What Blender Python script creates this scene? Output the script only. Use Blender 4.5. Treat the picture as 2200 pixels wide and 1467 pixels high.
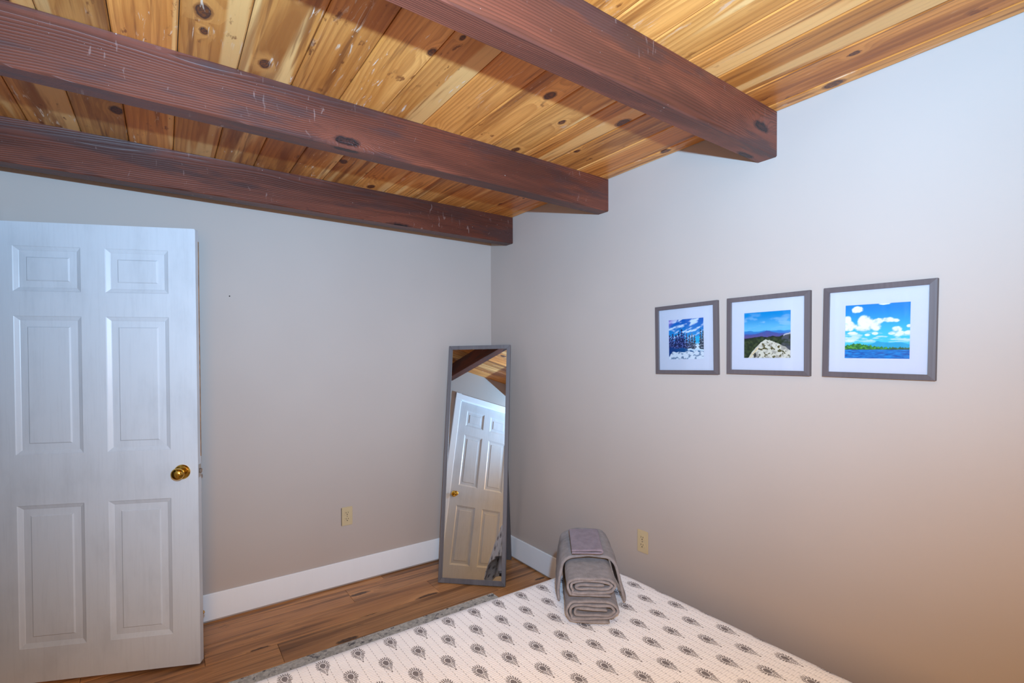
import bpy, bmesh, math, random
from mathutils import Vector, Matrix, noise
random.seed(7)
PI = math.pi
SC = bpy.context.scene
COL = SC.collection
for o in list(bpy.data.objects): bpy.data.objects.remove(o)

# ------------------------------------------------------------------ camera
W_PX, H_PX = 2200, 1467
F_PX, SHIFT_PX = 1047.602, 47.19
CAM = Vector((-2.0268, -3.1156, 1.445))
yaw, pit, rol = math.radians(35.4891), math.radians(-0.8625), math.radians(-0.1958)
Fw = Vector((math.sin(yaw)*math.cos(pit), math.cos(yaw)*math.cos(pit), math.sin(pit)))
Rt = Vector((math.cos(yaw), -math.sin(yaw), 0)); Up = Rt.cross(Fw)
R2 = Rt*math.cos(rol)+Up*math.sin(rol); U2 = R2.cross(Fw)
cd = bpy.data.cameras.new('camera'); cam = bpy.data.objects.new('camera', cd); COL.objects.link(cam)
cd.sensor_fit = 'HORIZONTAL'; cd.sensor_width = 36; cd.lens = 36*F_PX/W_PX; cd.shift_y = SHIFT_PX/W_PX
cd.clip_start = 0.02
m = Matrix((R2, U2, -Fw)).transposed().to_4x4(); m.translation = CAM; cam.matrix_world = m
SC.camera = cam

# ------------------------------------------------------------------ light
SC.view_settings.view_transform = 'Standard'; SC.view_settings.look = 'None'
SC.view_settings.gamma = 1; SC.view_settings.use_curve_mapping = False
SC.view_settings.exposure = 0.0
wd = bpy.data.worlds.new('world'); SC.world = wd; wd.use_nodes = True
wd.node_tree.nodes['Background'].inputs[0].default_value = (.75, .80, .9, 1)
wd.node_tree.nodes['Background'].inputs[1].default_value = .3
def lamp(name, kind, loc, energy, color, aim=None, **kw):
    d = bpy.data.lights.new(name, kind); o = bpy.data.objects.new(name, d); COL.objects.link(o)
    d.energy = energy; d.color = color; o.location = loc
    for k, v in kw.items(): setattr(d, k, v)
    if aim is not None: o.rotation_euler = Vector(aim).to_track_quat('-Z', 'Y').to_euler()
    return o
# the photographer's tilted flash, just above the camera: cold against the warm room light
lamp('camera_flash', 'SPOT', (-2.03, -3.24, 1.69), 525, (.345, .652, 1.0), aim=(.46, .80, .68),
     spot_size=math.radians(174), spot_blend=1.0, shadow_soft_size=.018)
# added warm fill spot behind the camera, brightens the middle and lower walls
lamp('warm_fill_light', 'SPOT', (-2.22, -3.60, 1.50), 155, (1.0, .54, .17), aim=(.60, 1, -.45),
     spot_size=math.radians(130), spot_blend=1.0, shadow_soft_size=.45)

# ------------------------------------------------------------------ node helper
class NT:
    def __init__(s, name, rough=.5, spec=.5, metal=0):
        s.m = bpy.data.materials.new(name); s.m.use_nodes = True; s.t = s.m.node_tree
        s.b = s.t.nodes['Principled BSDF']
        s.set(s.b, 'Roughness', rough); s.set(s.b, 'Specular IOR Level', spec); s.set(s.b, 'Metallic', metal)
    def set(s, n, k, v):
        i = n.inputs[k]
        if isinstance(v, bpy.types.NodeSocket): s.t.links.new(v, i)
        elif isinstance(v, tuple) and len(v) == 3 and i.type == 'RGBA': i.default_value = (*v, 1)
        else: i.default_value = v
    def n(s, typ, out=0, props={}, **ins):
        n = s.t.nodes.new(typ)
        for k, v in props.items(): setattr(n, k, v)
        for k, v in ins.items():
            s.set(n, int(k[1:]) if k[0] == 'i' and k[1:].isdigit() else k.replace('_', ' '), v)
        return n.outputs[out]
    def M(s, op, a, b=0.0, c=0.0, clamp=False):
        return s.n('ShaderNodeMath', props=dict(operation=op, use_clamp=clamp), i0=a, i1=b, i2=c)
    def mul(s, a, b): return s.M('MULTIPLY', a, b)
    def add(s, a, b): return s.M('ADD', a, b)
    def sub(s, a, b): return s.M('SUBTRACT', a, b)
    def step(s, v, lo, hi):                     # smooth 0..1 ramp between lo and hi (lo may exceed hi)
        return s.n('ShaderNodeMapRange', props=dict(interpolation_type='SMOOTHSTEP'), i0=v, i1=lo, i2=hi, i3=0.0, i4=1.0)
    def mix(s, f, a, b, mode='MIX'):
        n = s.t.nodes.new('ShaderNodeMix'); n.data_type = 'RGBA'; n.blend_type = mode
        s.set(n, 0, f); s.set(n, 6, a); s.set(n, 7, b); return n.outputs[2]
    def obj(s): return s.n('ShaderNodeTexCoord', out=3)
    def attr(s, name, out=2, kind='OBJECT'):
        return s.n('ShaderNodeAttribute', out=out, props=dict(attribute_name=name, attribute_type=kind))
    def sep(s, v):
        n = s.t.nodes.new('ShaderNodeSeparateXYZ'); s.set(n, 0, v); return n.outputs
    def comb(s, x, y, z): return s.n('ShaderNodeCombineXYZ', i0=x, i1=y, i2=z)
    def noise(s, v, scale=1.0, detail=3.0, rough=.5, dist=0.0):
        return s.n('ShaderNodeTexNoise', Vector=v, Scale=scale, Detail=detail, Roughness=rough, Distortion=dist)
    def vor(s, v, scale=1.0, rnd=1.0, dim='3D'):
        n = s.t.nodes.new('ShaderNodeTexVoronoi'); n.voronoi_dimensions = dim; s.set(n, 'Vector', v); s.set(n, 'Scale', scale); s.set(n, 'Randomness', rnd)
        return n.outputs[0], n.outputs[1]
    def bump(s, h, strength=.3, dist=.002):
        s.set(s.b, 'Normal', s.n('ShaderNodeBump', Height=h, Strength=strength, Distance=dist))
    def col(s, c): s.set(s.b, 'Base Color', c); return s

def lin(r, g, b):                                # sRGB 0..255 -> linear
    f = lambda v: (v/255/12.92 if v <= 10.3 else ((v/255+.055)/1.055)**2.4)
    return (f(r), f(g), f(b))
def plain(name, c, rough=.5, spec=.5, metal=0, grain=0, gscale=60):
    t = NT(name, rough, spec, metal)
    if grain:
        nz = t.noise(t.obj(), gscale, 4)
        t.col(t.mix(t.step(nz, .3, .7), tuple(x*(1-grain) for x in c), tuple(min(1, x*(1+grain)) for x in c)))
        t.bump(nz, .15, .001)
    else: t.col(c)
    return t.m

def wood(name, along, pal, F=120, rough=.45, spec=.4, knot=(5.5, 3.2), kprob=.45, kr=1.0, streak=.5, stain=.6, patch=None, relief=.25, stq=(.60, .70), sap=0.0,
         scrape=0.0, fine=220, blotch=.4, depth=.05, ringc=.45, flecks=0.0, scuff=0.0):
    """plain-sawn board, grain along axis `along`: rings around a wandering pith make the cathedral figure, knots bend them.
    pal = light, mid, late-wood, stain, knot."""
    t = NT(name, rough, spec)
    x, y, z = t.sep(t.obj()); ax = [x, y, z]; a = ax.pop(along); u = t.sub(t.add(ax[0], t.mul(ax[1], .73)), t.attr('ctr'))
    sd = t.attr('seed'); tone = t.attr('tone')
    a = t.add(a, t.mul(sd, 17.31)); us = t.add(u, t.mul(sd, 5.77))
    V = lambda fu, fa, k=0.0: t.comb(t.mul(us, fu), t.mul(a, fa), k)
    kd, kc = t.vor(t.comb(t.mul(us, knot[0]), t.mul(a, knot[1]), 0.0), 1.0, .9, '2D')
    kd = t.add(kd, t.mul(t.sub(t.noise(V(55, 45), 1, 3), .5), .07))
    kc0, kc1, kc2 = t.sep(kc)
    pres = t.M('GREATER_THAN', kc0, 1-kprob); kd = t.M('DIVIDE', kd, t.mul(t.add(.45, kc1), kr))
    infl = t.mul(t.M('POWER', 2.718, t.mul(t.mul(kd, kd), -9.0)), pres)
    uu = t.add(t.add(u, t.mul(t.sub(t.noise(V(0, .45), 1, 2), .5), .16)), t.mul(t.sub(t.noise(V(9, 1.6), 1, 3), .5), .022))
    h = t.mul(t.add(.15, t.noise(V(0, .9, 4.0), 1, 2)), depth)
    r = t.add(t.M('SQRT', t.add(t.mul(uu, uu), t.mul(h, h))), t.mul(infl, .035))
    fr = t.M('FRACT', t.mul(r, F)); ring = t.mul(t.step(fr, .25, .85), t.step(fr, 1.0, .90))
    grain = t.noise(V(fine, 4), 1, 3, .6); grain2 = t.noise(V(fine*.3, 1.5, 2.0), 1, 3, .6)
    c = t.mix(t.step(t.noise(V(6, .7), 1, 4, .55), .33, .66), pal[0], pal[1])
    c = t.mix(t.mul(ring, ringc), c, pal[2])
    c = t.mix(t.mul(t.step(grain, .42, .72), .30), c, pal[2]); c = t.mix(t.mul(t.step(grain2, .5, .72), .35), c, pal[2])
    if patch: c = t.mix(t.mul(t.step(t.noise(V(11, 1.3, 7.0), 1, 4, .6), .5, .60), .8), c, patch)
    if sap:
        sp = t.step(t.noise(V(8, .35, 11.0), 1, 3, .5), .55, .60); c = t.mix(t.mul(sp, sap), c, tuple(min(1, q_*f_) for q_, f_ in zip(pal[0], (1.08, 1.35, 1.9))))
    sn = t.step(t.noise(V(6.5, .55, 3.0), 1, 5, .6, .6), .50, .62); c = t.mix(t.mul(sn, stain), c, tuple(.5*p+.5*q for p, q in zip(pal[2], pal[3])))
    st = t.step(t.noise(V(26, .9, 5.0), 1, 4, .6), *stq); c = t.mix(t.mul(st, streak), c, pal[3])
    bl = t.step(t.noise(V(24, 9, 6.0), 1, 4, .62), .60, .68); c = t.mix(t.mul(t.mul(bl, t.step(t.noise(V(4, 1.1, 8.0), 1, 2), .48, .58)), blotch), c, pal[3])
    halo = t.mul(t.step(kd, .50, .22), pres); c = t.mix(t.mul(halo, .45), c, pal[0])
    tail = t.mul(t.step(kd, .21, .16), pres); c = t.mix(t.mul(tail, .7), c, pal[3])
    k2 = t.mul(t.step(kd, .155, .125), pres); c = t.mix(t.mul(k2, .9), c, t.mix(t.step(t.noise(V(120, 90), 1, 2), .4, .6), pal[4], pal[3]))
    kring = t.mul(t.mul(t.step(kd, .10, .115), t.step(kd, .15, .135)), pres); c = t.mix(t.mul(kring, .8), c, pal[4])
    if scrape:
        sc = t.mul(t.step(t.noise(V(46, 7.0, 9.0), 1, 4, .6, 1.2), .60, .68), t.step(t.noise(V(7, 3.0, 1.0), 1, 2), .50, .60))
        c = t.mix(t.mul(sc, t.mul(t.attr('scrape'), scrape)), c, (.86, .66, .52))
    if flecks:
        d, cc = t.vor(t.comb(t.mul(x, 30), t.mul(y, 42), t.mul(z, 42)), 1.0, 1.0)
        f = t.mul(t.step(d, .085, .05), t.M('GREATER_THAN', t.sep(cc)[0], 1-flecks)); c = t.mix(t.mul(f, .75), c, (.62, .55, .50))
        d, cc = t.vor(t.comb(t.mul(x, 130), t.mul(y, 150), t.mul(z, 150)), 1.0, 1.0)
        f = t.mul(t.step(d, .16, .08), t.M('GREATER_THAN', t.sep(cc)[0], 1-flecks*.7)); c = t.mix(t.mul(f, .6), c, (.55, .45, .40))
    if scuff:
        sl = t.noise(t.comb(t.mul(x, 55), t.mul(y, 16), t.mul(z, 16)), 1, 3, .5, .8)
        c = t.mix(t.mul(t.mul(t.step(sl, .66, .72), t.step(t.noise(V(4, 2.2), 1, 2), .5, .6)), scuff), c, (.55, .38, .33))
    c = t.mix(1.0, c, t.comb(tone, tone, tone), 'MULTIPLY'); c = t.mix(t.attr('redder'), c, t.mix(1.0, c, (.98, .80, .62), 'MULTIPLY')); t.col(c)
    hh = t.add(t.add(t.mul(ring, .7), t.mul(grain, .5)), t.mul(grain2, .3)); hh = t.sub(hh, t.mul(k2, .5)); t.bump(hh, relief, .002)
    return t.m

MAT = {}
MAT['pine'] = wood('knotty_pine', 1, [(.84, .372, .100), (.62, .232, .047), (.42, .130, .023), (.20, .055, .013), (.075, .028, .017)],
                   F=70, rough=.38, scrape=1.0, streak=.65, stq=(.565, .66), stain=.80, kprob=.27, knot=(6.3, 3.8), kr=.60, relief=.15, blotch=.85, depth=.085, ringc=.42, sap=.9)
MAT['beam'] = wood('red_brown_beam', 0, [(.225, .060, .032), (.146, .036, .020), (.074, .022, .013), (.050, .017, .014), (.016, .008, .008)],
                   F=170, rough=.45, spec=.4, knot=(6.5, 1.5), kprob=.42, kr=.62, streak=.5, stain=.6, patch=(.072, .030, .026), relief=.5, fine=240,
                   blotch=.35, depth=.03, ringc=.6, flecks=.035, scuff=.25)
MAT['floor'] = wood('brown_laminate', 0, [(.66, .315, .120), (.47, .205, .072), (.31, .125, .042), (.11, .045, .018), (.06, .024, .010)],
                    F=110, rough=.36, knot=(5.5, 1.5), kprob=.22, kr=.45, streak=.70, stq=(.50, .68), stain=.8, relief=.10, blotch=.5, fine=150, depth=.06)
MAT['greywood'] = wood('grey_washed_wood', 2, [(.185, .165, .170), (.145, .128, .132), (.110, .097, .100), (.070, .060, .060), (.045, .038, .036)],
                       F=150, rough=.55, knot=(9, 2.2), kprob=.3, kr=.6, streak=.35, stain=.35, relief=.15, blotch=.25)
MAT['framewood'] = wood('taupe_frame_wood', 2, [(.135, .108, .112), (.114, .091, .095), (.098, .078, .082), (.100, .08, .083), (.04, .03, .03)],
                        F=60, rough=.5, knot=(3, 1), kprob=.0, streak=.2, stain=.2, relief=.08, blotch=.05, ringc=.2)
MAT['rawwood'] = plain('raw_door_wood', (.30, .15, .06), .7, grain=.3, gscale=40)
t = NT('painted_wall', .62, .25)
ob = t.obj(); nz = t.noise(ob, 130, 3); big = t.noise(ob, 1.3, 2)
t.col(t.mix(t.step(big, .3, .7), (.495, .415, .368), (.518, .437, .388))); t.bump(nz, .10, .0012); MAT['wall'] = t.m
def white_paint(name, c, dirt=.10):
    t = NT(name, .34, .5); x, y, z = t.sep(t.obj())
    br = t.noise(t.comb(t.mul(x, 90), t.mul(y, 90), t.mul(z, 5)), 1, 4, .6)
    sm = t.noise(t.comb(t.mul(x, 7), t.mul(y, 7), t.mul(z, 3)), 1, 5, .6)
    cc = t.mix(t.mul(t.step(sm, .45, .75), dirt*1.6), c, tuple(v*.62 for v in c))
    cc = t.mix(t.mul(t.step(br, .45, .75), dirt), cc, tuple(v*.7 for v in c))
    t.col(cc); t.bump(br, .10, .0012); return t.m
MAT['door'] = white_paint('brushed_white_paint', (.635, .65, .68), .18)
MAT['trim'] = white_paint('white_trim_paint', (.91, .93, .96), .03)
MAT['dark'] = plain('dark_void', (.02, .014, .01), .9, .1)
MAT['brass'] = plain('polished_brass', (.68, .40, .07), .16, .5, 1.0)
MAT['steel'] = plain('latch_steel', (.55, .52, .48), .3, .5, 1.0)
MAT['ivory'] = plain('ivory_plastic', (.60, .47, .28), .35)
MAT['slot'] = plain('socket_slot', (.02, .015, .01), .6)
MAT['mirror'] = plain('silvered_glass', (.93, .94, .94), .0, .5, 1.0)
MAT['mat'] = plain('white_mat_board', (.54, .53, .60), .8, .2)
MAT['matedge'] = plain('mat_bevel', (.88, .88, .9), .8, .2)
MAT['mattress'] = plain('white_ticking', (.62, .63, .72), .8, .2, grain=.05, gscale=30)
MAT['bedmetal'] = plain('black_bed_metal', (.02, .02, .022), .45)
t = NT('picture_glass', .02)
nt = t.t; tr = nt.nodes.new('ShaderNodeBsdfTransparent'); gl = nt.nodes.new('ShaderNodeBsdfGlossy'); gl.inputs['Roughness'].default_value = .03
fr = nt.nodes.new('ShaderNodeFresnel'); fr.inputs[0].default_value = 1.4; mx = nt.nodes.new('ShaderNodeMixShader')
nt.links.new(fr.outputs[0], mx.inputs[0]); nt.links.new(tr.outputs[0], mx.inputs[1]); nt.links.new(gl.outputs[0], mx.inputs[2])
nt.links.new(mx.outputs[0], nt.nodes['Material Output'].inputs[0]); MAT['glass'] = t.m
t = NT('printed_photograph', .4, .3); t.set(t.b, 'Base Color', t.attr('Col', 0, 'GEOMETRY')); MAT['print'] = t.m
def terry(name, c1, c2):
    t = NT(name, .95, .1); ob = t.obj(); f = t.noise(ob, 900, 2); b = t.noise(ob, 45, 4, .6)
    t.col(t.mix(t.step(t.add(t.mul(f, .5), t.mul(b, .5)), .35, .65), c1, c2)); t.bump(t.add(f, t.mul(b, 1.2)), .8, .004)
    t.set(t.b, 'Sheen Weight', .15); t.set(t.b, 'Sheen Roughness', .5); return t.m
MAT['towel'] = terry('grey_terry', (.195, .175, .178), (.315, .282, .288))
MAT['cloth'] = terry('mauve_terry', (.185, .145, .178), (.275, .218, .262))
t = NT('mottled_grey_rug', .95, .1); ob = t.obj()
c = t.mix(t.step(t.noise(ob, 60, 4, .65), .35, .65), (.50, .46, .41), (.74, .69, .62))
c = t.mix(t.mul(t.step(t.noise(ob, 26, 5, .7), .55, .62), .8), c, (.09, .085, .10)); t.col(c); t.bump(t.noise(ob, 500, 2), .8, .004); MAT['rug'] = t.m

# quilt: white matelasse with staggered grey sprigs and dashed stitch lines, laid out in metres on the cloth
PX, PY, U0, V0 = .0962, .0900, -1.6835, -1.7480
t = NT('sprigged_quilt', .9, .15)
uv = t.n('ShaderNodeUVMap', props=dict(uv_map='cloth')); u, v, _ = t.sep(uv)
wob = t.noise(uv, 160, 2, .6)
def lattice(du, dv):
    lx = t.mul(t.sub(t.M('FRACT', t.add(t.M('DIVIDE', t.sub(u, U0+du), PX), 1000.5)), .5), PX/.0205)
    ly = t.mul(t.sub(t.M('FRACT', t.add(t.M('DIVIDE', t.sub(v, V0+dv), 2*PY), 1000.5)), .5), 2*PY/.0325)
    lx = t.add(lx, t.mul(t.sub(wob, .5), .10)); hy = t.sub(ly, .28); al = t.M('ABSOLUTE', lx)
    nar = t.add(1.0, t.mul(t.M('MAXIMUM', t.sub(.05, hy), 0.0), 1.1))
    ex = t.mul(lx, nar); e = t.M('SQRT', t.add(t.mul(ex, ex), t.mul(hy, hy))); en = t.add(e, t.mul(t.sub(wob, .5), .12))
    core = t.step(en, .42, .36); ringm = t.mul(t.step(e, .47, .50), t.step(e, .58, .55))
    th = t.M('ARCTAN2', lx, t.add(hy, .12)); d = t.M('SQRT', t.add(t.mul(lx, lx), t.mul(hy, hy)))
    ray = t.step(t.M('COSINE', t.mul(th, 21.0)), -.45, .15)
    rays = t.mul(t.mul(t.mul(ray, t.step(e, .54, .57)), t.step(t.add(d, t.mul(t.sub(wob, .5), .4)), .98, .78)), t.step(hy, -.42, -.34))
    lf = t.M('FRACT', t.add(t.mul(t.add(ly, t.mul(al, .75)), 5.2), 10.0))
    leaf = t.mul(t.mul(t.step(lf, .22, .34), t.step(lf, .98, .88)), t.step(al, .03, .06))
    leaf = t.mul(t.mul(leaf, t.step(e, .60, .64)), t.mul(t.step(t.sub(al, t.mul(t.add(ly, 1.12), .68)), .03, -.03), t.step(ly, .12, .04)))
    dx = t.add(ly, 1.10); dot = t.step(t.M('SQRT', t.add(t.mul(lx, lx), t.mul(dx, dx))), .13, .09)
    return t.M('MAXIMUM', t.M('MAXIMUM', core, ringm), t.M('MAXIMUM', rays, t.M('MAXIMUM', dot, leaf)))
motif = t.M('MAXIMUM', lattice(0, 0), lattice(PX*.5, PY))
motif = t.mul(motif, t.step(wob, .12, .38))
SP = PX/4
sx = t.M('ABSOLUTE', t.sub(t.M('FRACT', t.add(t.M('DIVIDE', t.sub(u, U0+SP*.5), SP), 1000.5)), .5))
line = t.step(sx, .036, .020)
dash = t.step(t.M('FRACT', t.add(t.M('DIVIDE', v, .0125), t.mul(t.M('FLOOR', t.M('DIVIDE', u, SP)), .37))), .45, .52)
stitch = t.mul(t.mul(line, dash), .7)
c = t.mix(t.step(t.noise(uv, 5, 3), .3, .7), (.80, .79, .82), (.83, .82, .85))
c = t.mix(stitch, c, (.12, .11, .12)); c = t.mix(t.mul(motif, .9), c, (.115, .10, .11)); t.col(c)
rib = t.M('SINE', t.add(t.mul(v, 2*PI/.0068), t.mul(t.noise(t.comb(t.mul(u, 40), t.mul(v, 14), 0.0), 1, 2), 7.0)))
t.bump(t.sub(t.add(t.mul(rib, .35), t.mul(t.noise(uv, 90, 3), .8)), t.mul(t.step(sx, .10, .02), .7)), .30, .0020)
MAT['quilt'] = t.m

# ------------------------------------------------------------------ mesh helpers
def link(name, bm, mat, parent=None, smooth=False, seed=None, tone=1.0, **props):
    me = bpy.data.meshes.new(name)
    if isinstance(bm, tuple): me.from_pydata(*bm); me.validate()
    else: bmesh.ops.recalc_face_normals(bm, faces=bm.faces); bm.to_mesh(me); bm.free()
    o = bpy.data.objects.new(name, me); COL.objects.link(o)
    if mat is not None: me.materials.append(MAT[mat])
    if smooth:
        for p in me.polygons: p.use_smooth = True
        if smooth == 'auto': me.set_sharp_from_angle(angle=math.radians(38))
    if parent: o.parent = parent
    o['seed'] = float(random.random()*10 if seed is None else seed); o['tone'] = float(tone); o['scrape'] = 1.0; o['ctr'] = 0.0; o['redder'] = 0.0
    for k, v in props.items(): o[k] = v
    return o
def empty(name, label, cat, M=None, group=None, kind=None):
    o = bpy.data.objects.new(name, None); COL.objects.link(o); o.empty_display_size = .05
    if M is not None: o.matrix_world = M
    tag(o, label, cat, group, kind); return o
def tag(o, label, cat, group=None, kind=None):
    o['label'] = label; o['category'] = cat
    if group: o['group'] = group
    if kind: o['kind'] = kind
    return o
def T(x, y, z, rz=0): return Matrix.Translation((x, y, z)) @ Matrix.Rotation(rz, 4, 'Z')
def box(bm, lo, hi, c=0, seg=1):
    g = bmesh.ops.create_cube(bm, size=1); vs = g['verts']
    for v in vs:
        for i in range(3): v.co[i] = lo[i] + (v.co[i]+.5)*(hi[i]-lo[i])
    if c:
        es = list({e for v in vs for e in v.link_edges})
        bmesh.ops.bevel(bm, geom=es, offset=c, segments=seg, affect='EDGES', clamp_overlap=True)
    return bm
def B(*bx, c=0, seg=1):
    bm = bmesh.new()
    for lo, hi in bx: box(bm, lo, hi, c, seg)
    return bm
def lathe(prof, n=28, axis='y'):
    """profile of (radius, height); turned about the axis."""
    vs, fs = [], []
    for r, h in prof:
        for k in range(n):
            a = 2*PI*k/n; p = (r*math.cos(a), r*math.sin(a))
            vs.append((p[0], h, p[1]) if axis == 'y' else (p[0], p[1], h))
    for i in range(len(prof)-1):
        for k in range(n):
            fs.append((i*n+k, i*n+(k+1) % n, (i+1)*n+(k+1) % n, (i+1)*n+k))
    fs.append(tuple(range(n))); fs.append(tuple(range((len(prof)-1)*n, len(prof)*n)))
    bm = bmesh.new(); bv = [bm.verts.new(v) for v in vs]
    for f in fs:
        bm.faces.new([bv[i] for i in f])
    return bm
def struct(name, bm, mat, label, cat, **kw):
    o = link(name, bm, mat, **kw); return tag(o, label, cat, kind='structure')

# ------------------------------------------------------------------ room shell
XL, YF, ZC = -2.64, -4.40, 2.428
D1 = (-.075, -.925); D2 = (-1.348, -2.186); DH = 2.048      # door openings in the left wall (y range), head height
struct('wall_back', B(((XL-.1, 0, -.05), (.1, .1, ZC+.06))), 'wall', 'beige painted wall behind the white door and the mirror', 'wall')
link('nail_hole', lathe([(.0035, 0), (.003, -.0012)], 10), 'dark', None).location = (-1.728, 0, 1.783)
bpy.data.objects['nail_hole'].parent = bpy.data.objects['wall_back']
struct('wall_right', B(((0, YF-.1, -.05), (.1, 0, ZC+.06))), 'wall', 'beige painted wall carrying the three framed photographs', 'wall')
x0, x1 = XL-.11, XL
struct('wall_left', B(((x0, D1[0], -.05), (x1, 0, ZC+.06)), ((x0, D1[1], DH), (x1, D1[0], ZC+.06)), ((x0, D2[0], -.05), (x1, D1[1], ZC+.06)),
       ((x0, D2[1], DH), (x1, D2[0], ZC+.06)), ((x0, YF, -.05), (x1, D2[1], ZC+.06))), 'wall', 'beige wall with the two doorways, seen in the mirror', 'wall')
WX, WZ = (-2.2, -.4), (.75, 2.15)
struct('wall_front', B(((XL-.1, YF-.1, -.05), (WX[0], YF, ZC+.06)), ((WX[1], YF-.1, -.05), (0, YF, ZC+.06)), ((WX[0], YF-.1, -.05), (WX[1], YF, WZ[0])),
       ((WX[0], YF-.1, WZ[1]), (WX[1], YF, ZC+.06))), 'wall', 'beige wall with the window, behind the viewer', 'wall')
struct('wall_hall', B(((-3.9, -1.3, -.05), (-3.8, .1, ZC+.06)), ((-3.8, 0, -.05), (XL-.1, .1, ZC+.06)), ((-3.8, -1.3, -.05), (XL-.11, -1.2, ZC+.06))), 'wall',
       'beige hallway wall beyond the open door', 'wall')
w1 = struct('window_1', B(((WX[0], YF-.08, WZ[0]), (WX[0]+.06, YF+.015, WZ[1])), ((WX[1]-.06, YF-.08, WZ[0]), (WX[1], YF+.015, WZ[1])),
       ((WX[0], YF-.08, WZ[1]-.06), (WX[1], YF+.015, WZ[1])), ((WX[0], YF-.08, WZ[0]), (WX[1], YF+.015, WZ[0]+.06)), ((-1.33, YF-.07, WZ[0]), (-1.27, YF-.02, WZ[1])), c=.004),
       'trim', 'white framed window behind the viewer', 'window')
link('pane', B(((WX[0]+.05, YF-.055, WZ[0]+.05), (-1.31, YF-.049, WZ[1]-.05))), 'glass', w1)
link('pane', B(((-1.29, YF-.055, WZ[0]+.05), (WX[1]-.05, YF-.049, WZ[1]-.05))), 'glass', w1)

# floor: sub-floor slab with separate laminate planks running along x
fl = struct('floor', B(((-3.9, YF-.1, -.06), (.1, .1, -.008))), 'dark', 'brown wood-look laminate floor', 'floor')
rowy = [-.002, -.068] + [-.254-.186*k for k in range(0, 23)]
starts = {0: -2.1, 1: -2.35, 2: -1.887, 3: -1.579}
def plank(xa, xb, ya, yb, tone):
    link('plank', B(((xa+.0006, yb+.0006, -.008), (xb-.0006, ya-.0006, 0)), c=.0012), 'floor', fl, tone=tone)['ctr'] = (ya+yb)/2+.03*math.sin(xa*50)
for r in range(len(rowy)-1):
    ya, yb = rowy[r], max(rowy[r+1], YF)
    if yb >= ya: break
    s = starts.get(r, -2.6 + random.random()*1.2)
    xs = [XL-.1] + [s+1.22*k for k in range(-1, 4) if XL < s+1.22*k < -.05] + [-.002]
    for a, b in zip(xs, xs[1:]): plank(a, b, ya, yb, .82+.38*random.random())
    if yb <= YF: break
link('plank', B(((-3.8, -1.2, -.008), (XL-.1, 0, -.0005))), 'floor', fl, tone=.9)

# ceiling: backing plus tongue-and-groove boards running along y, each one its own piece
ce = struct('ceiling', B(((-3.9, YF-.1, ZC+.016), (.1, .1, ZC+.08))), 'dark', 'knotty pine board ceiling above the brown beams', 'ceiling')
joints = [XL, -2.480, -2.312, -2.147, -1.981, -1.811, -1.639, -1.468, -1.2965, -1.1235, -.941, -.770, -.590, -.420, -.239, -.068, -.001]
tones = [.95, .88, .74, 1.08, .86, .96, .80, 1.06, .88, 1.05, 1.16, 1.02, .98, .90, .98, 1.12, .88]
def board(xa, xb, seed, tone, scr):
    g, ch, th = .0012, .0045, .018
    pr = [(xa+g, th), (xa+g, ch), (xa+g+ch, 0), (xb-g-ch, 0), (xb-g, ch), (xb-g, th)]
    vs = [(x, y, ZC+z) for y in (YF, -.001) for x, z in pr]; n = 6
    fs = [(i, (i+1) % n, n+(i+1) % n, n+i) for i in range(n)] + [tuple(range(n)), tuple(range(n, 2*n))]
    o = link('ceiling_board', (vs, [], fs), 'pine', ce, seed=seed, tone=tone); o['scrape'] = scr; o['redder'] = [.2, .5, 1.0, .1, .7, .3, .9, .0, .6, .1, .0, .3, .5, .8, .2, .0, .6][int(seed)%17]; o['ctr'] = (xa+xb)/2+.73*ZC+.03*math.sin(seed*9)
for i in range(len(joints)-1): board(joints[i], joints[i+1], 1.37*i+.41, tones[i], 1.0 if i < 9 else .35)

# beams
BW = [(-.2895, -.204, 2.2440), (-1.205, -1.1255, 2.2495), (-2.1235, -2.0436, 2.2470)]
LB = ['rough red-brown ceiling beam nearest the wall behind the door', 'red-brown ceiling beam between the other two, with a knotted upper edge',
      'red-brown ceiling beam farthest from the door, flecked with white scuffs']
for i, (ya, yb, zb) in enumerate(BW):
    bm = bmesh.new(); box(bm, (XL+.001, ya, zb), (-.001, yb, ZC-.0005))
    es = [e for e in bm.edges if all(v.co.z < zb+.001 for v in e.verts) and abs(e.verts[0].co.y-e.verts[1].co.y) < 1e-6]
    bmesh.ops.bevel(bm, geom=es, offset=.004, segments=1, affect='EDGES')
    o = link('ceiling_beam', bm, 'beam', seed=[2.2, 5.1, 8.3][i], tone=[.85, .95, 1.0][i]); o['ctr'] = ya+.73*(zb+[.13, .17, -.02][i])
    tag(o, LB[i], 'beam', 'exposed beams under the board ceiling')

# baseboards (a dark gap stays below them)
bb = lambda lo, hi: B((lo, hi), c=.003)
struct('baseboard_back', bb((XL+.001, -.013, .009), (-.0005, -.0005, .155)), 'trim', 'white baseboard along the wall behind the mirror', 'baseboard')
struct('baseboard_right', bb((-.013, YF, .009), (-.0005, -.0135, .155)), 'trim', 'white baseboard along the wall with the pictures', 'baseboard')
struct('baseboard_left', B(((XL+.0005, D2[0]+.0, .009), (XL+.013, D1[1]-.08, .155)) if False else ((XL+.0005, D2[0]+.088, .009), (XL+.013, D1[1]-.088, .155)),
       ((XL+.0005, YF, .009), (XL+.013, D2[1]-.088, .155)), c=.003), 'trim', 'white baseboard between the two doorways', 'baseboard')

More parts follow.
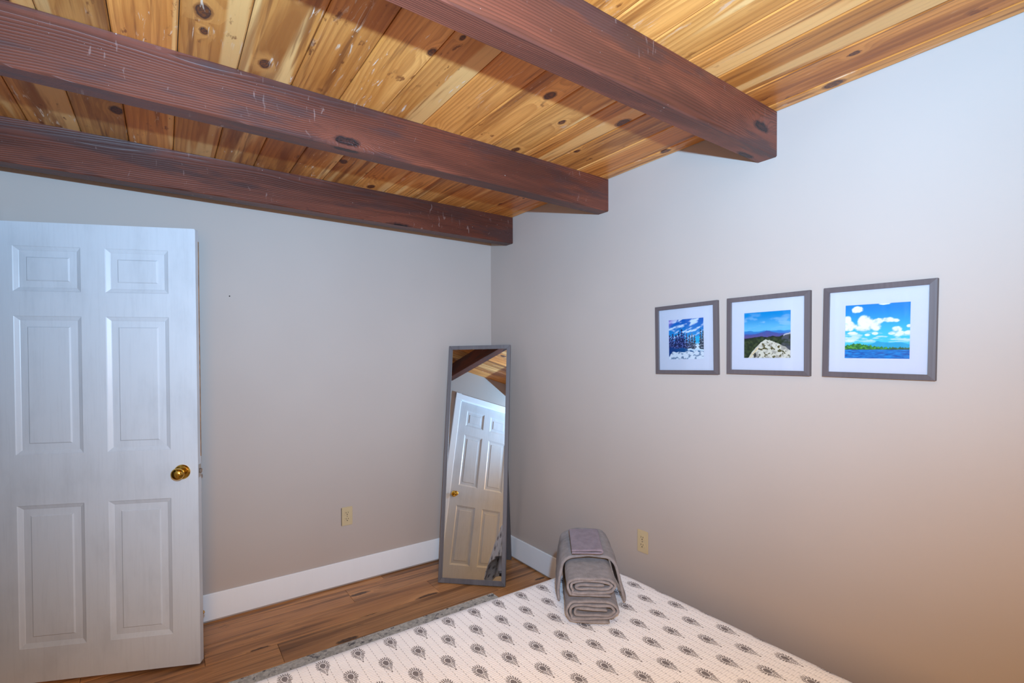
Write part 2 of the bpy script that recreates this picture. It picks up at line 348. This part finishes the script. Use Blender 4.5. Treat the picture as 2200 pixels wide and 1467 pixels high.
# door casings
def casing(name, dy, label, narrow=False):
    a = struct(name, B(((x0, dy[0]-.018, 0), (x1+.001, dy[0], DH)), ((x0, dy[1], 0), (x1+.001, dy[1]+.018, DH)), ((x0, dy[1], DH-.018), (x1+.001, dy[0], DH))), 'trim', label, 'door trim')
    wr = min(.066, -.004-dy[0]+.062) if narrow else .078
    link('casing_board', B(((XL+.0005, dy[0]-.006, 0), (XL+.017, dy[0]-.006+wr, DH+.07)), c=.004), 'trim', a)
    link('casing_board', B(((XL+.0005, dy[1]+.006-.078, 0), (XL+.017, dy[1]+.006, DH+.07)), c=.004), 'trim', a)
    link('head_casing', B(((XL+.0005, dy[1]-.072, DH-.008), (XL+.0185, dy[0]-.006+wr, DH+.064)), c=.004), 'trim', a)
    return a
casing('trim_1', D1, 'white casing around the doorway of the open door', True)
casing('trim_2', D2, 'white casing around the closed door, seen in the mirror')

# six-panel doors; local frame: hinge at x=0, free edge at x=W, shown face at y=0 looking to -y, z up
DW, DT = .83, .035
PANELS = [(.113, .366, 1.735, 1.933), (.46, .716, 1.735, 1.933), (.113, .366, 1.020, 1.628), (.46, .716, 1.020, 1.628), (.113, .366, .165, .797), (.46, .716, .165, .797)]
def panel_mesh(xa, xb, za, zb):
    bm = bmesh.new()
    for sgn, yo in ((1, 0.0), (-1, DT)):
        rings = []
        for ins, dep in ((0, 0), (.003, .0025), (.017, .0085), (.019, .0100), (.046, .0090), (.051, .0045)):
            y = yo + sgn*dep
            rings.append([bm.verts.new(c) for c in ((xa+ins, y, za+ins), (xb-ins, y, za+ins), (xb-ins, y, zb-ins), (xa+ins, y, zb-ins))])
        for r, s in zip(rings, rings[1:]):
            for k in range(4): bm.faces.new((r[k], r[(k+1) % 4], s[(k+1) % 4], s[k]))
        bm.faces.new(rings[-1])
    return bm
def make_door(name, label, M, mirror_x=False):
    d = empty(name, label, 'door', M, kind='structure')
    fx = (lambda u: u) if mirror_x else (lambda u: DW-u)     # u measured from the free edge
    xs = sorted([0, DW] + [fx(u) for u in (.113, .366, .46, .716)]); zs = [.012, .165, .797, 1.020, 1.628, 1.735, 1.933, 2.037]
    bm = bmesh.new()
    for yo in (0, DT):
        for i in range(5):
            for j in range(7):
                if i in (1, 3) and j in (1, 3, 5): continue
                bm.faces.new([bm.verts.new(c) for c in ((xs[i], yo, zs[j]), (xs[i+1], yo, zs[j]), (xs[i+1], yo, zs[j+1]), (xs[i], yo, zs[j+1]))])
    for q in (((0, 0), (DW, 0)), ):
        pass
    e = [(0, .012), (DW, .012), (DW, 2.037), (0, 2.037)]
    for k in range(4):
        (xa, za), (xb, zb) = e[k], e[(k+1) % 4]
        bm.faces.new([bm.verts.new(c) for c in ((xa, 0, za), (xb, 0, zb), (xb, DT, zb), (xa, DT, za))])
    bmesh.ops.remove_doubles(bm, verts=bm.verts, dist=1e-5); bmesh.ops.recalc_face_normals(bm, faces=bm.faces)
    rim = [ed for ed in bm.edges if len(ed.link_faces) == 2 and ed.calc_face_angle(0) > 1.2]
    bmesh.ops.bevel(bm, geom=rim, offset=.003, segments=2, affect='EDGES')
    link('stile_and_rail', bm, 'door', d)
    for u0, u1, za, zb in PANELS:
        a, b = sorted((fx(u0), fx(u1))); link('panel', panel_mesh(a, b, za, zb), 'door', d)
    kx = fx(.066)
    for sg, y0 in ((-1, 0.0), (1, DT)):
        ro = link('rosette', lathe([(.034, y0), (.034, y0+sg*.003), (.030, y0+sg*.008), (.014, y0+sg*.011), (.012, y0+sg*.026)], 32), 'brass', d, 'auto')
        ro.location = (kx, 0, .915)
        kb = link('knob', lathe([(.011, y0+sg*.024), (.020, y0+sg*.031), (.0262, y0+sg*.042), (.0272, y0+sg*.050), (.0225, y0+sg*.060), (.011, y0+sg*.0645), (.003, y0+sg*.065)], 32), 'brass', ro, True)
    fe = fx(0); s = 1 if fe > .1 else -1
    lp = link('latch_plate', B(((min(fe, fe+s*.0015), .006, .885), (max(fe, fe+s*.0015), .029, .945)), c=.0006), 'steel', d)
    link('latch_bolt', B(((min(fe, fe+s*.011), .011, .905), (max(fe, fe+s*.011), .024, .925)), c=.003), 'steel', lp)
    for z in (.25, 1.02, 1.80):
        hx = fx(DW); hg = link('hinge', lathe([(.0065, z-.045), (.0065, z+.045)], 12, 'z'), 'brass', d); hg.location = (hx+(-.004 if s > 0 else .004), -.003 if mirror_x else DT+.002, 0)
    return d, fx, s
A = Vector((-1.9048, -.4256, 0)); ang = math.radians(-24.0)
H1 = A - DW*Vector((math.cos(ang), math.sin(ang), 0))
d1, fx, s = make_door('door_1', 'white six-panel door standing open, with brass knob', T(H1.x, H1.y, 0, ang))
link('raw_edge', B(((DW-.0005, DT-.006, .98), (DW+.0012, DT+.0006, 1.985)), c=.0005), 'rawwood', d1, label='bare brown wood strip on the door edge')
link('door_stop', lathe([(.012, DT), (.012, DT+.004), (.005, DT+.006), (.005, DT+.05), (.010, DT+.052), (.010, DT+.066), (.004, DT+.07)], 16), 'brass', d1, 'auto').location = (DW-.028, 0, .205)
# closed door in the left wall (seen in the mirror): free edge towards the back wall
d2, fx2, s2 = make_door('door_2', 'white six-panel door closed in its casing, seen in the mirror', T(XL-.004, D2[1]+.004, 0, PI/2), False)

# ------------------------------------------------------------------ pictures on the right wall
def S(e0, e1, x):
    x = max(0, min(1, (x-e0)/(e1-e0))); return x*x*(3-2*x)
def mixc(a, b, f): return tuple(p+(q-p)*f for p, q in zip(a, b))
def fbm(x, y, o=4, s=0):
    return noise.fractal(Vector((x, y, s)), .9, 2.0, o)
def pic_forest(s, t):
    c = mixc(lin(20, 165, 225), lin(10, 95, 185), S(.35, 1, t))
    st = fbm((s*.9+t*1.6)*2.2, (t-s*.45)*9, 4, 3) + .10
    c = mixc(c, lin(225, 235, 250), S(.05, .5, st)*S(.4, .62, t)*.95)
    c = mixc(c, lin(175, 120, 200), S(.85, 1.05, t+(.15-s)*.8)*.6)
    edges = [(.03, .63, .10), (.12, .66, .10), (.22, .64, .10), (.30, .70, .09), (.38, .78, .075), (.44, .66, .08), (.52, .66, .06), (.60, .62, .07), (.67, .66, .055), (.74, .60, .06), (.90, .74, .05), (.97, .70, .08), (1.02, .72, .09)]
    tree = 0
    for x, h, w in edges:
        k = (h-t)/h
        if k > 0 and abs(s-x) < w*(.15+k*1.05)*(1+.45*math.sin(t*95+x*40)): tree = max(tree, S(0, .05, k))
    if tree:
        n = fbm(s*26, t*30, 4, 9)
        d = mixc(lin(20, 35, 80), lin(30, 40, 60), S(.4, .7, s)); hl = mixc(lin(110, 120, 190), lin(150, 155, 165), S(.4, .8, s))
        c = mixc(c, mixc(d, hl, S(-.05, .45, n)), tree)
    if .74 < s < .90 and t < .55: c = mixc(c, mixc(lin(10, 180, 225), lin(225, 235, 240), S(.42, .33, t+.03*fbm(s*20, t*20))), 1-tree)
    sh = .30 + .03*fbm(s*6, 1, 3) - .06*s
    if t < sh:
        c = mixc(lin(15, 60, 125), lin(10, 85, 140), S(0, .6, s))
        if s > .55 and t > sh-.045+.01*fbm(s*9, t*9): c = lin(210, 225, 235)
    wl = .19 - .10*S(.12, .0, s) + .035*fbm(s*7, 4.2, 4)
    if t < wl: c = mixc(lin(225, 228, 235), lin(120, 140, 165), S(.05, .4, fbm(s*11, t*16, 4, 2)))
    return c
def pic_summit(s, t):
    c = mixc(lin(110, 190, 225), lin(0, 140, 205), S(.58, .95, t))
    c = mixc(c, lin(165, 200, 225), S(.05, .5, fbm(s*3, t*9, 4, 5))*S(.55, .8, t)*S(1.1, .7, t)*.6)
    r1 = .585+.02*fbm(s*5, 1, 3)
    if t < r1: c = mixc(lin(70, 110, 190), lin(60, 140, 200), S(.5, r1, t))
    r2 = .52+.065*math.exp(-((s-.52)/.16)**2)+.015*fbm(s*9, 3, 3)
    if t < r2: c = mixc(lin(105, 85, 140), lin(75, 90, 160), S(.42, .56, t+.05*fbm(s*14, t*14)))
    r3 = .43+.035*math.sin(s*3.1)+.10*S(.70, 1.0, s)+.02*fbm(s*7, 8, 3)
    if t < r3:
        c = mixc(lin(45, 55, 35), lin(70, 80, 50), S(-.2, .4, fbm(s*16, t*16, 4)))
        if s > .8: c = mixc(c, lin(80, 75, 95), S(.3, .9, fbm(s*8, t*8)+.5)*.7)
        c = mixc(c, lin(35, 40, 35), S(r3-.04, r3, t)*.8)
        if s > .84 and t > r3-.03: c = lin(190, 185, 190)
    dk = abs(s-.48); rk = .40-(.25*dk+.40*dk*dk if s > .48 else .50*dk+1.35*dk*dk)+.018*fbm(s*12, t*9, 3)
    if t < rk:
        c = mixc(lin(226, 216, 196), lin(180, 170, 155), S(-.1, .5, fbm(s*9, t*12, 4, 6)))
        m_ = fbm(s*13+t*3, t*17, 4, 1)
        if m_ > .18 and t < rk-.03: c = mixc(c, lin(95, 85, 45) if s > .35 else lin(60, 55, 50), S(.18, .30, m_))
        if s < .33 and abs((t-rk)+.06) < .022: c = lin(232, 205, 160)
    return c
CL = [(.09, .62, .10, .075), (.02, .72, .09, .07), (.20, .90, .09, .06), (.33, .68, .13, .11), (.46, .60, .12, .09), (.30, .55, .13, .06), (.52, .68, .09, .055), (.66, .70, .10, .045), (.76, .68, .08, .03),
      (.62, .985, .09, .02), (.80, .53, .08, .05), (.84, .45, .07, .05), (.96, .46, .06, .035), (.98, .58, .04, .025), (.48, .46, .05, .025), (.37, .44, .05, .025), (.14, .47, .09, .03), (.06, .55, .09, .04), (.73, .46, .06, .03), (.08, .34, .12, .03)]
def pic_lake(s, t):
    c = mixc(lin(70, 200, 235), lin(0, 130, 205), S(.3, 1, t))
    f = 0; n = fbm(s*9, t*9, 5, 2)
    for x, y, a, b in CL:
        q = ((s-x)/a)**2+((t-y)/b)**2; f = max(f, S(1.25, .45, q-.55*n))
    c = mixc(c, mixc(lin(205, 215, 240), lin(252, 252, 255), S(-.3, .4, n+.3)), f)
    hz = S(.10, .5, fbm(s*4, t*22, 4, 7)+.25)*S(.28, .34, t)*S(.52, .40, t); c = mixc(c, lin(215, 230, 245), hz*.9)
    mt = .30-.06*abs((s-.62)*2.2)+.035*math.exp(-((s-.52)/.05)**2)+.03*math.exp(-((s-.86)/.1)**2)
    if t < mt and s > .34: c = lin(35, 165, 205)
    tr = .225+.055*math.exp(-((s-.2)/.18)**2)+.028*fbm(s*30, 2, 4)-.02*S(.4, .8, s)
    if t < tr:
        c = mixc(lin(25, 105, 40), lin(95, 170, 40), S(-.2, .45, fbm(s*24, t*26, 4, 4)))
        if s > .72: c = mixc(c, lin(70, 80, 60), .6)
        if t < .185: c = mixc(c, lin(60, 75, 45), .5)
    if t < .168: c = mixc(lin(0, 85, 165), lin(20, 140, 215), S(-.3, .4, fbm(s*8, t*70, 4, 3)))
    return c
def picture(y0, z0, y1, z1, tilt, fn, label):
    """square wooden frame on the right wall; y0 = edge nearest the corner."""
    w = y0-y1; h = z1-z0
    M = T(0, y0, z0, -PI/2) @ Matrix.Rotation(tilt, 4, 'Y')
    p = empty('picture_frame', label, 'picture', M, 'square framed photographs on the wall'); r, d = .019, .020
    def rail(a, b, c_, e):                 # mitred rail through 4 outline corners (outer a,b / inner c,e)
        vs = []
        for (x, z), dep in ((a, -d+.002), (b, -d+.002), (c_, -d), (e, -d)): vs.append((x, dep, z))
        for x, z in (a, b, c_, e): vs.append((x, -.001, z))
        return (vs, [], [(0, 1, 2, 3), (7, 6, 5, 4), (0, 4, 5, 1), (1, 5, 6, 2), (2, 6, 7, 3), (3, 7, 4, 0)])
    o = [(0, 0), (w, 0), (w, h), (0, h)]; i_ = [(r, r), (w-r, r), (w-r, h-r), (r, h-r)]
    for k in range(4):
        a, b = o[k], o[(k+1) % 4]; c_, e = i_[(k+1) % 4], i_[k]
        link('frame_rail', rail(a, b, c_, e), 'framewood', p, tone=1.0)
    ps = .190; px0 = (w-ps)/2; pz0 = (h-ps)/2
    bm = bmesh.new(); y = -.010
    q = [(r-.002, r-.002), (w-r+.002, r-.002), (w-r+.002, h-r+.002), (r-.002, h-r+.002)]; qi = [(px0, pz0), (px0+ps, pz0), (px0+ps, pz0+ps), (px0, pz0+ps)]
    for k in range(4):
        k2 = (k+1) % 4
        bm.faces.new([bm.verts.new(c) for c in ((q[k][0], y, q[k][1]), (q[k2][0], y, q[k2][1]), (qi[k2][0], y, qi[k2][1]), (qi[k][0], y, qi[k][1]))])
        bm.faces.new([bm.verts.new(c) for c in ((qi[k][0], y, qi[k][1]), (qi[k2][0], y, qi[k2][1]), (qi[k2][0], y+.0025, qi[k2][1]), (qi[k][0], y+.0025, qi[k][1]))])
    bmesh.ops.remove_doubles(bm, verts=bm.verts, dist=1e-6); link('mat_board', bm, 'mat', p)
    N = 150; vs = [(px0-.002+(ps+.004)*i/N, y+.0018, pz0-.002+(ps+.004)*j/N) for j in range(N+1) for i in range(N+1)]
    fs = [(j*(N+1)+i, j*(N+1)+i+1, (j+1)*(N+1)+i+1, (j+1)*(N+1)+i) for j in range(N) for i in range(N)]
    o_ = link('photo_print', (vs, [], fs), 'print', p)
    at = o_.data.color_attributes.new('Col', 'FLOAT_COLOR', 'POINT'); buf = []
    for j in range(N+1):
        for i in range(N+1): buf += [*(.78*q_ for q_ in fn(i/N, j/N)), 1]
    at.data.foreach_set('color', buf)
    link('glazing', B(((r-.001, -.0145, r-.001), (w-r+.001, -.0130, h-r+.001))), 'glass', p)
    link('backing', B(((.004, -.006, .004), (w-.004, -.001, h-.004))), 'rawwood', p)
picture(-1.542, 1.354, -1.879, 1.687, -.016, pic_forest, 'grey square frame with a photo of snowy evergreens under blue sky')
picture(-1.921, 1.3645, -2.258, 1.6935, 0, pic_summit, 'grey square frame with a photo of a bare rocky summit')
picture(-2.3025, 1.365, -2.6315, 1.694, .012, pic_lake, 'grey square frame with a photo of a blue lake and clouds')

# ------------------------------------------------------------------ outlets
def outlet(M, label):
    p = empty('wall_outlet', label, 'outlet', M, 'ivory wall outlets')
    link('cover_plate', B(((-.035, -.006, -.0585), (.035, -.0005, .0585)), c=.003, seg=2), 'ivory', p)
    for zc in (.0195, -.0195):
        bm = bmesh.new(); vs = []
        pr = [(.017*math.cos(a), .0145*math.sin(a)) for a in [2*PI*k/20 for k in range(20)]]
        pr = [(max(-.0165, min(.0165, x*1.12)), max(-.0125, min(.0125, z*1.1))) for x, z in pr]
        f = [bm.verts.new((x, -.0085, z+zc)) for x, z in pr]; b_ = [bm.verts.new((x, -.004, z+zc)) for x, z in pr]
        bm.faces.new(f)
        for k in range(20): bm.faces.new((f[k], f[(k+1) % 20], b_[(k+1) % 20], b_[k]))
        r = link('receptacle', bm, 'ivory', p)
        link('slot', B(((-.0078, -.0088, zc+.000), (-.0052, -.006, zc+.0085)), ((.0052, -.0088, zc+.001), (.0078, -.006, zc+.0080))), 'slot', r)
        g = link('ground_hole', lathe([(.0030, -.006), (.0030, -.0089)], 14), 'slot', r); g.location = (0, 0, zc-.0068)
    link('screw', lathe([(.0032, -.006), (.0030, -.0072), (.001, -.0076)], 14), 'steel', p)
outlet(T(-1.096, 0, .4355), 'ivory duplex outlet on the wall between door and mirror')
outlet(T(0, -1.448, .4745, -PI/2), 'ivory duplex outlet on the wall below the framed photographs')

# ------------------------------------------------------------------ standing mirror in the corner
az, tl, ro = math.radians(-45.70), math.radians(12.74), math.radians(.9065)
Wv = Vector((math.cos(az), math.sin(az), 0)); bk = Vector((-Wv.y, Wv.x, 0)); up = Vector((0, 0, math.cos(tl)))+bk*math.sin(tl)
Wr = Wv*math.cos(ro)+up*math.sin(ro); ur = up*math.cos(ro)-Wv*math.sin(ro); nb = ur.cross(Wr)*-1
if nb.dot(bk) < 0: nb = -nb
Mm = Matrix((Wr, nb, ur)).transposed().to_4x4(); Mm.translation = Vector((-.6218, -.3205, .0015))
mir = empty('standing_mirror', 'tall grey-framed mirror leaning back in the corner', 'mirror', Mm)
MW, MH, rw, dp = .438, 1.554, .0255, .021
def mrail(a, b, c_, e, name, tone):
    vs = [(x, 0, z) for x, z in (a, b, c_, e)]+[(x, dp, z) for x, z in (a, b, c_, e)]
    bm = bmesh.new(); bv = [bm.verts.new(v) for v in vs]
    for f in [(0, 1, 2, 3), (7, 6, 5, 4), (0, 4, 5, 1), (1, 5, 6, 2), (2, 6, 7, 3), (3, 7, 4, 0)]: bm.faces.new([bv[i] for i in f])
    bmesh.ops.bevel(bm, geom=list(bm.edges), offset=.0012, segments=1, affect='EDGES'); link(name, bm, 'greywood', mir, tone=tone)
o = [(0, 0), (MW, 0), (MW, MH), (0, MH)]; q = [(rw, rw+.004), (MW-rw, rw+.004), (MW-rw, MH-rw), (rw, MH-rw)]
for k in range(4): mrail(o[k], o[(k+1) % 4], q[(k+1) % 4], q[k], 'frame_rail', [1.05, 1.1, .95, .95][k])
link('mirror_glass', B(((rw-.003, .006, rw+.001), (MW-rw+.003, .010, MH-rw+.003))), 'mirror', mir)
link('back_panel', B(((rw-.004, .011, rw-.004), (MW-rw+.004, .016, MH-rw+.004))), 'greywood', mir, tone=.6)
yl, zl = .424, .0965; y2, z2 = .024, 1.30
st = link('easel_stand', B(((.05, .021, 1.285), (MW-.05, .035, 1.325)), c=.001), 'greywood', mir, tone=.7)
L = math.hypot(y2-yl, z2-zl); dn = Vector((0, (y2-yl)/L, (z2-zl)/L)); nn = Vector((0, dn.z, -dn.y))
def legmesh(xa, xb):
    vs = []
    for s_, e_ in ((0.0, 0), (L, 0)):
        for x in (xa, xb):
            for k in (0, .018): vs.append(Vector((x, yl, zl))+dn*s_+nn*(k-.018))
    for v in vs[:4]:                                            # foot cut level with the floor
        w = Mm @ v; v += dn*((0.002-w.z)/(Mm.to_3x3() @ dn).z)
    return ([tuple(v) for v in vs], [], [(0, 1, 3, 2), (4, 6, 7, 5), (0, 4, 5, 1), (2, 3, 7, 6), (0, 2, 6, 4), (1, 5, 7, 3)])
link('stand_leg', legmesh(.036, .080), 'greywood', st, tone=.62); link('stand_leg', legmesh(.358, .402), 'greywood', st, tone=.62)
pa = Vector((0, yl, zl))+dn*.16
link('stand_rail', B(((.080, pa.y-.016, pa.z), (.358, pa.y-.002, pa.z+.045)), c=.001), 'greywood', st, tone=.62)

# ------------------------------------------------------------------ rug, bed, quilt
bm = bmesh.new(); box(bm, (-2.60, -3.2, .0005), (-.42, -.650, .011), .004, 2)
tag(link('rug', bm, 'rug'), 'mottled grey rug on the wood floor under the bed', 'rug')
QX0, QX1, QY0, QY1, ZT = -2.105, -.540, -1.655, -3.80, .600           # quilt outline on the bed, top height
bed = empty('bed', 'bed under the white sprigged quilt, beside the picture wall', 'bed', T(-1.32, -2.72, 0))
def bb_(lo, hi, c, seg=3): return B(((lo[0]+1.32, lo[1]+2.72, lo[2]), (hi[0]+1.32, hi[1]+2.72, hi[2])), c=c, seg=seg)
link('mattress', bb_((QX0+.03, QY1+.02, .33), (QX1-.03, QY0-.035, ZT-.022), .06, 4), 'mattress', bed, True)
link('box_spring', bb_((QX0+.045, QY1+.03, .115), (QX1-.045, QY0-.05, .328), .02), 'mattress', bed)
link('bed_rail', bb_((QX0+.06, QY1+.05, .085), (QX1-.06, QY0-.07, .114), .004, 1), 'bedmetal', bed)
for lx in (QX0+.12, QX1-.12):
    for ly in (QY0-.14, QY1+.12): link('leg', bb_((lx-.025, ly-.025, .0115), (lx+.025, ly+.025, .0845), .004, 1), 'bedmetal', bed)
D0, RR = .10, .07
ix0, ix1, iy0 = QX0+D0+RR, QX1-D0-RR, QY0-D0-RR
def quilt_pt(u, v):
    qx = min(max(u, ix0), ix1); qy = min(v, iy0); dx, dy = u-qx, v-qy; d = math.hypot(dx, dy)
    und = .0016*fbm(u*3.1, v*3.1, 3, 4) + .0008*fbm(u*16, v*16, 2, 8)
    if d < 1e-9: return (u, v, ZT+und)
    ex, ey = dx/d, dy/d
    if d <= D0: r, z = d, ZT
    else:
        s_ = d-D0; q_ = RR*PI/2
        if s_ < q_: a = s_/RR; r = D0+RR*math.sin(a); z = ZT-RR*(1-math.cos(a))
        else:
            h = s_-q_; corner = abs(2*ex*ey) if dx < 0 else 0
            fl_ = .05+.20*corner+(.16 if dx < -1e-6 and abs(ey) < .2 else 0)*0
            r = D0+RR+h*fl_+.012*math.sin((u*ey-v*ex)*16)*min(1, h/.15); z = ZT-RR-h*math.sqrt(max(.2, 1-fl_*fl_))
    z = max(z, .03+.02*0)
    return (qx+ex*r, qy+ey*r, z+und*(1 if d < D0 else .4))
NU, NV = 150, 150; ua, ub = ix0-(D0+.11+.44), ix1+(D0+.11+.16); va, vb = QY1, iy0+(D0+.11+.262)
vs, fs, uvs = [], [], []
for j in range(NV+1):
    for i in range(NU+1):
        u_, v_ = ua+(ub-ua)*i/NU, va+(vb-va)*j/NV; vs.append(quilt_pt(u_, v_)); uvs.append((u_, v_))
for j in range(NV):
    for i in range(NU): fs.append((j*(NU+1)+i, j*(NU+1)+i+1, (j+1)*(NU+1)+i+1, (j+1)*(NU+1)+i))
qo = link('quilt', (vs, [], fs), 'quilt', None, True); tag(qo, 'white quilt with rows of grey sprigs, spread over the bed', 'quilt')
ul = qo.data.uv_layers.new(name='cloth')
for lp in qo.data.loops: ul.data[lp.index].uv = uvs[lp.vertex_index]
so = qo.modifiers.new('thickness', 'SOLIDIFY'); so.thickness = .010; so.offset = -1

# ------------------------------------------------------------------ towels on the quilt
TB = Vector((-.945, -2.028, ZT+.007)); ta = math.radians(-39.5)        # local y points away from the camera
MT = T(TB.x, TB.y, TB.z, ta)
def catmull(P, n=7):
    out = []
    for i in range(len(P)-1):
        p0 = Vector(P[max(i-1, 0)]); p1 = Vector(P[i]); p2 = Vector(P[i+1]); p3 = Vector(P[min(i+2, len(P)-1)])
        for k in range(n):
            t_ = k/n; out.append(.5*((2*p1)+(-p0+p2)*t_+(2*p0-5*p1+4*p2-p3)*t_*t_+(-p0+3*p1-3*p2+p3)*t_**3))
    out.append(Vector(P[-1])); return out
def sheet(path, th, ya, yb, ny=16, wav=.004, lift=lambda x, z, s: (x, z), seed=0.0, n=7, endw=.006):
    """thick cloth: centre line in the x-z plane swept from ya to yb with rounded edges."""
    P = catmull(path, n); nrm = []
    for i in range(len(P)):
        d = (P[min(i+1, len(P)-1)]-P[max(i-1, 0)]).normalized(); nrm.append(Vector((-d.y, d.x)))
    prof = []                                                   # closed outline: + side, round tip, - side
    sides = [P[i]+nrm[i]*th/2 for i in range(len(P))], [P[i]-nrm[i]*th/2 for i in range(len(P))]
    bm = bmesh.new(); rows = []
    ys = [0, .12, .45, 1, 2.2]; st = [(ya+y*th*.5, (.30, .62, .88, 1, 1)[k]) for k, y in enumerate(ys)]
    st += [(ya+(yb-ya)*k/ny, 1) for k in range(1, ny)] + [(yb-y*th*.5, (.30, .62, .88, 1, 1)[k]) for k, y in reversed(list(enumerate(ys)))]
    for y, sc in st:
        f = (y-ya)/(yb-ya); row = []
        for k in range(len(P)):
            a = noise.noise(Vector((P[k].x*22, y*14, seed)))*wav; b = noise.noise(Vector((k*.16, 3.3, seed)))*endw*(1-f)
            pr = []
            for sgn in (1, -1):
                tip = .55 if k in (0, len(P)-1) else 1
                q_ = P[k]+nrm[k]*(sgn*th/2*sc*tip+a)
                x_, z_ = lift(q_.x, q_.y, f); pr.append(bm.verts.new((x_, y+b, z_)))
            row.append(pr)
        rows.append(row)
    for r, s_ in zip(rows, rows[1:]):
        for k in range(len(P)-1):
            for q_ in (0, 1): bm.faces.new((r[k][q_], r[k+1][q_], s_[k+1][q_], s_[k][q_]))
        for k in (0, len(P)-1): bm.faces.new((r[k][0], r[k][1], s_[k][1], s_[k][0]))
    for r in (rows[0], rows[-1]):
        for k in range(len(P)-1): bm.faces.new((r[k][0], r[k+1][0], r[k+1][1], r[k][1]))
    return bm
def towel(name, label, bm, mat='towel'):
    o = link(name, bm, mat, None, True); o.matrix_world = MT
    return tag(o, label, 'towel', 'folded grey towels on the bed')
def spiral(w, h, t_, tail, turns):                              # flattened roll of cloth, from the outer tail inwards
    P = [(tail, t_*.5)]; x0, x1, z0, z1 = -w/2, w/2, t_*.5, h-t_*.5
    for k in range(turns):
        r = (z1-z0)/2; zc = (z0+z1)/2
        P += [(x0+r*.9, z0), (x0+r*.25, zc-r*.62), (x0, zc), (x0+r*.25, zc+r*.66), (x0+r*.9, z1), ((x0+x1)/2, z1+.001), (x1-r*.9, z1-.001), (x1-r*.22, zc+r*.62), (x1, zc+t_*.5)]
        z0 += t_*1.12; r2 = (z1-z0)/2; zc = (z0+z1)/2
        P += [(x1-r2*.25, zc-r2*.5+t_*.3), (x1-r2*1.2, z0+t_*.25)]
        x0 += t_*1.25; x1 -= t_*1.3; z1 -= t_*1.15
    P += [((x0+x1)/2, z0+t_*.1), (x0+.012, z0+t_*.1), (x0+.004, (z0+z1)/2), (x0+.014, z1), ((x0+x1)/2, z1-.001), (x1-.012, z1-.002)]
    return P
def jit(P, a, s_): return [(x+a*noise.noise(Vector((k*.9, s_, 0))), max(.005, z+a*noise.noise(Vector((k*.9, s_, 5))))) for k, (x, z) in enumerate(P)]
lo_ = spiral(.160, .069, .0088, .052, 2); up_ = spiral(.150, .062, .0088, .060, 2)
towel('folded_towel', 'folded grey towel lowest in the stack, lying on the quilt', sheet(jit(lo_, .0025, 1.3), .0082, 0, .345, wav=.0022, seed=1.0, n=5, endw=.009))
up_ = [(x-.003, z+.0785) for x, z in jit(up_, .0025, 7.7)]
towel('folded_towel', 'folded grey towel lying on the lowest towel of the stack', sheet(up_, .0082, .006, .350, wav=.0022, seed=5.0, n=5, endw=.009, lift=lambda x, z, f: (x, z+.004*f)))
hood = [(-.101, .006), (-.104, .035), (-.101, .070), (-.095, .104), (-.086, .138), (-.060, .154), (-.020, .160), (.030, .161), (.064, .156), (.086, .137), (.098, .098), (.107, .060), (.115, .028), (.121, .008)]
def hl(x, z, f):
    return (x*(1+.03*math.sin(f*5)), z*(1+.03*f) if z > .08 else z)
towel('draped_towel', 'grey towel draped over the stacked folded towels', sheet(hood, .010, .126, .372, wav=.004, seed=9.0, lift=hl, n=5))
MC = MT @ Matrix.Translation((-.008, .109, .1735)) @ Matrix.Rotation(math.radians(1.2), 4, 'X') @ Matrix.Rotation(math.radians(-1.0), 4, 'Y')
cl = [(-.050, .0035), (-.03, .0030), (.03, .0032), (.047, .0034), (.0525, .0075), (.047, .0115), (.02, .0122), (-.03, .0120), (-.051, .0115)]
wc = link('washcloth', sheet(cl, .0066, 0, .190, wav=.0015, seed=12.0, endw=.002), 'cloth', None, True); wc.matrix_world = MC
tag(wc, 'small mauve washcloth folded on top of the towel stack', 'washcloth')
bpy.context.view_layer.update()
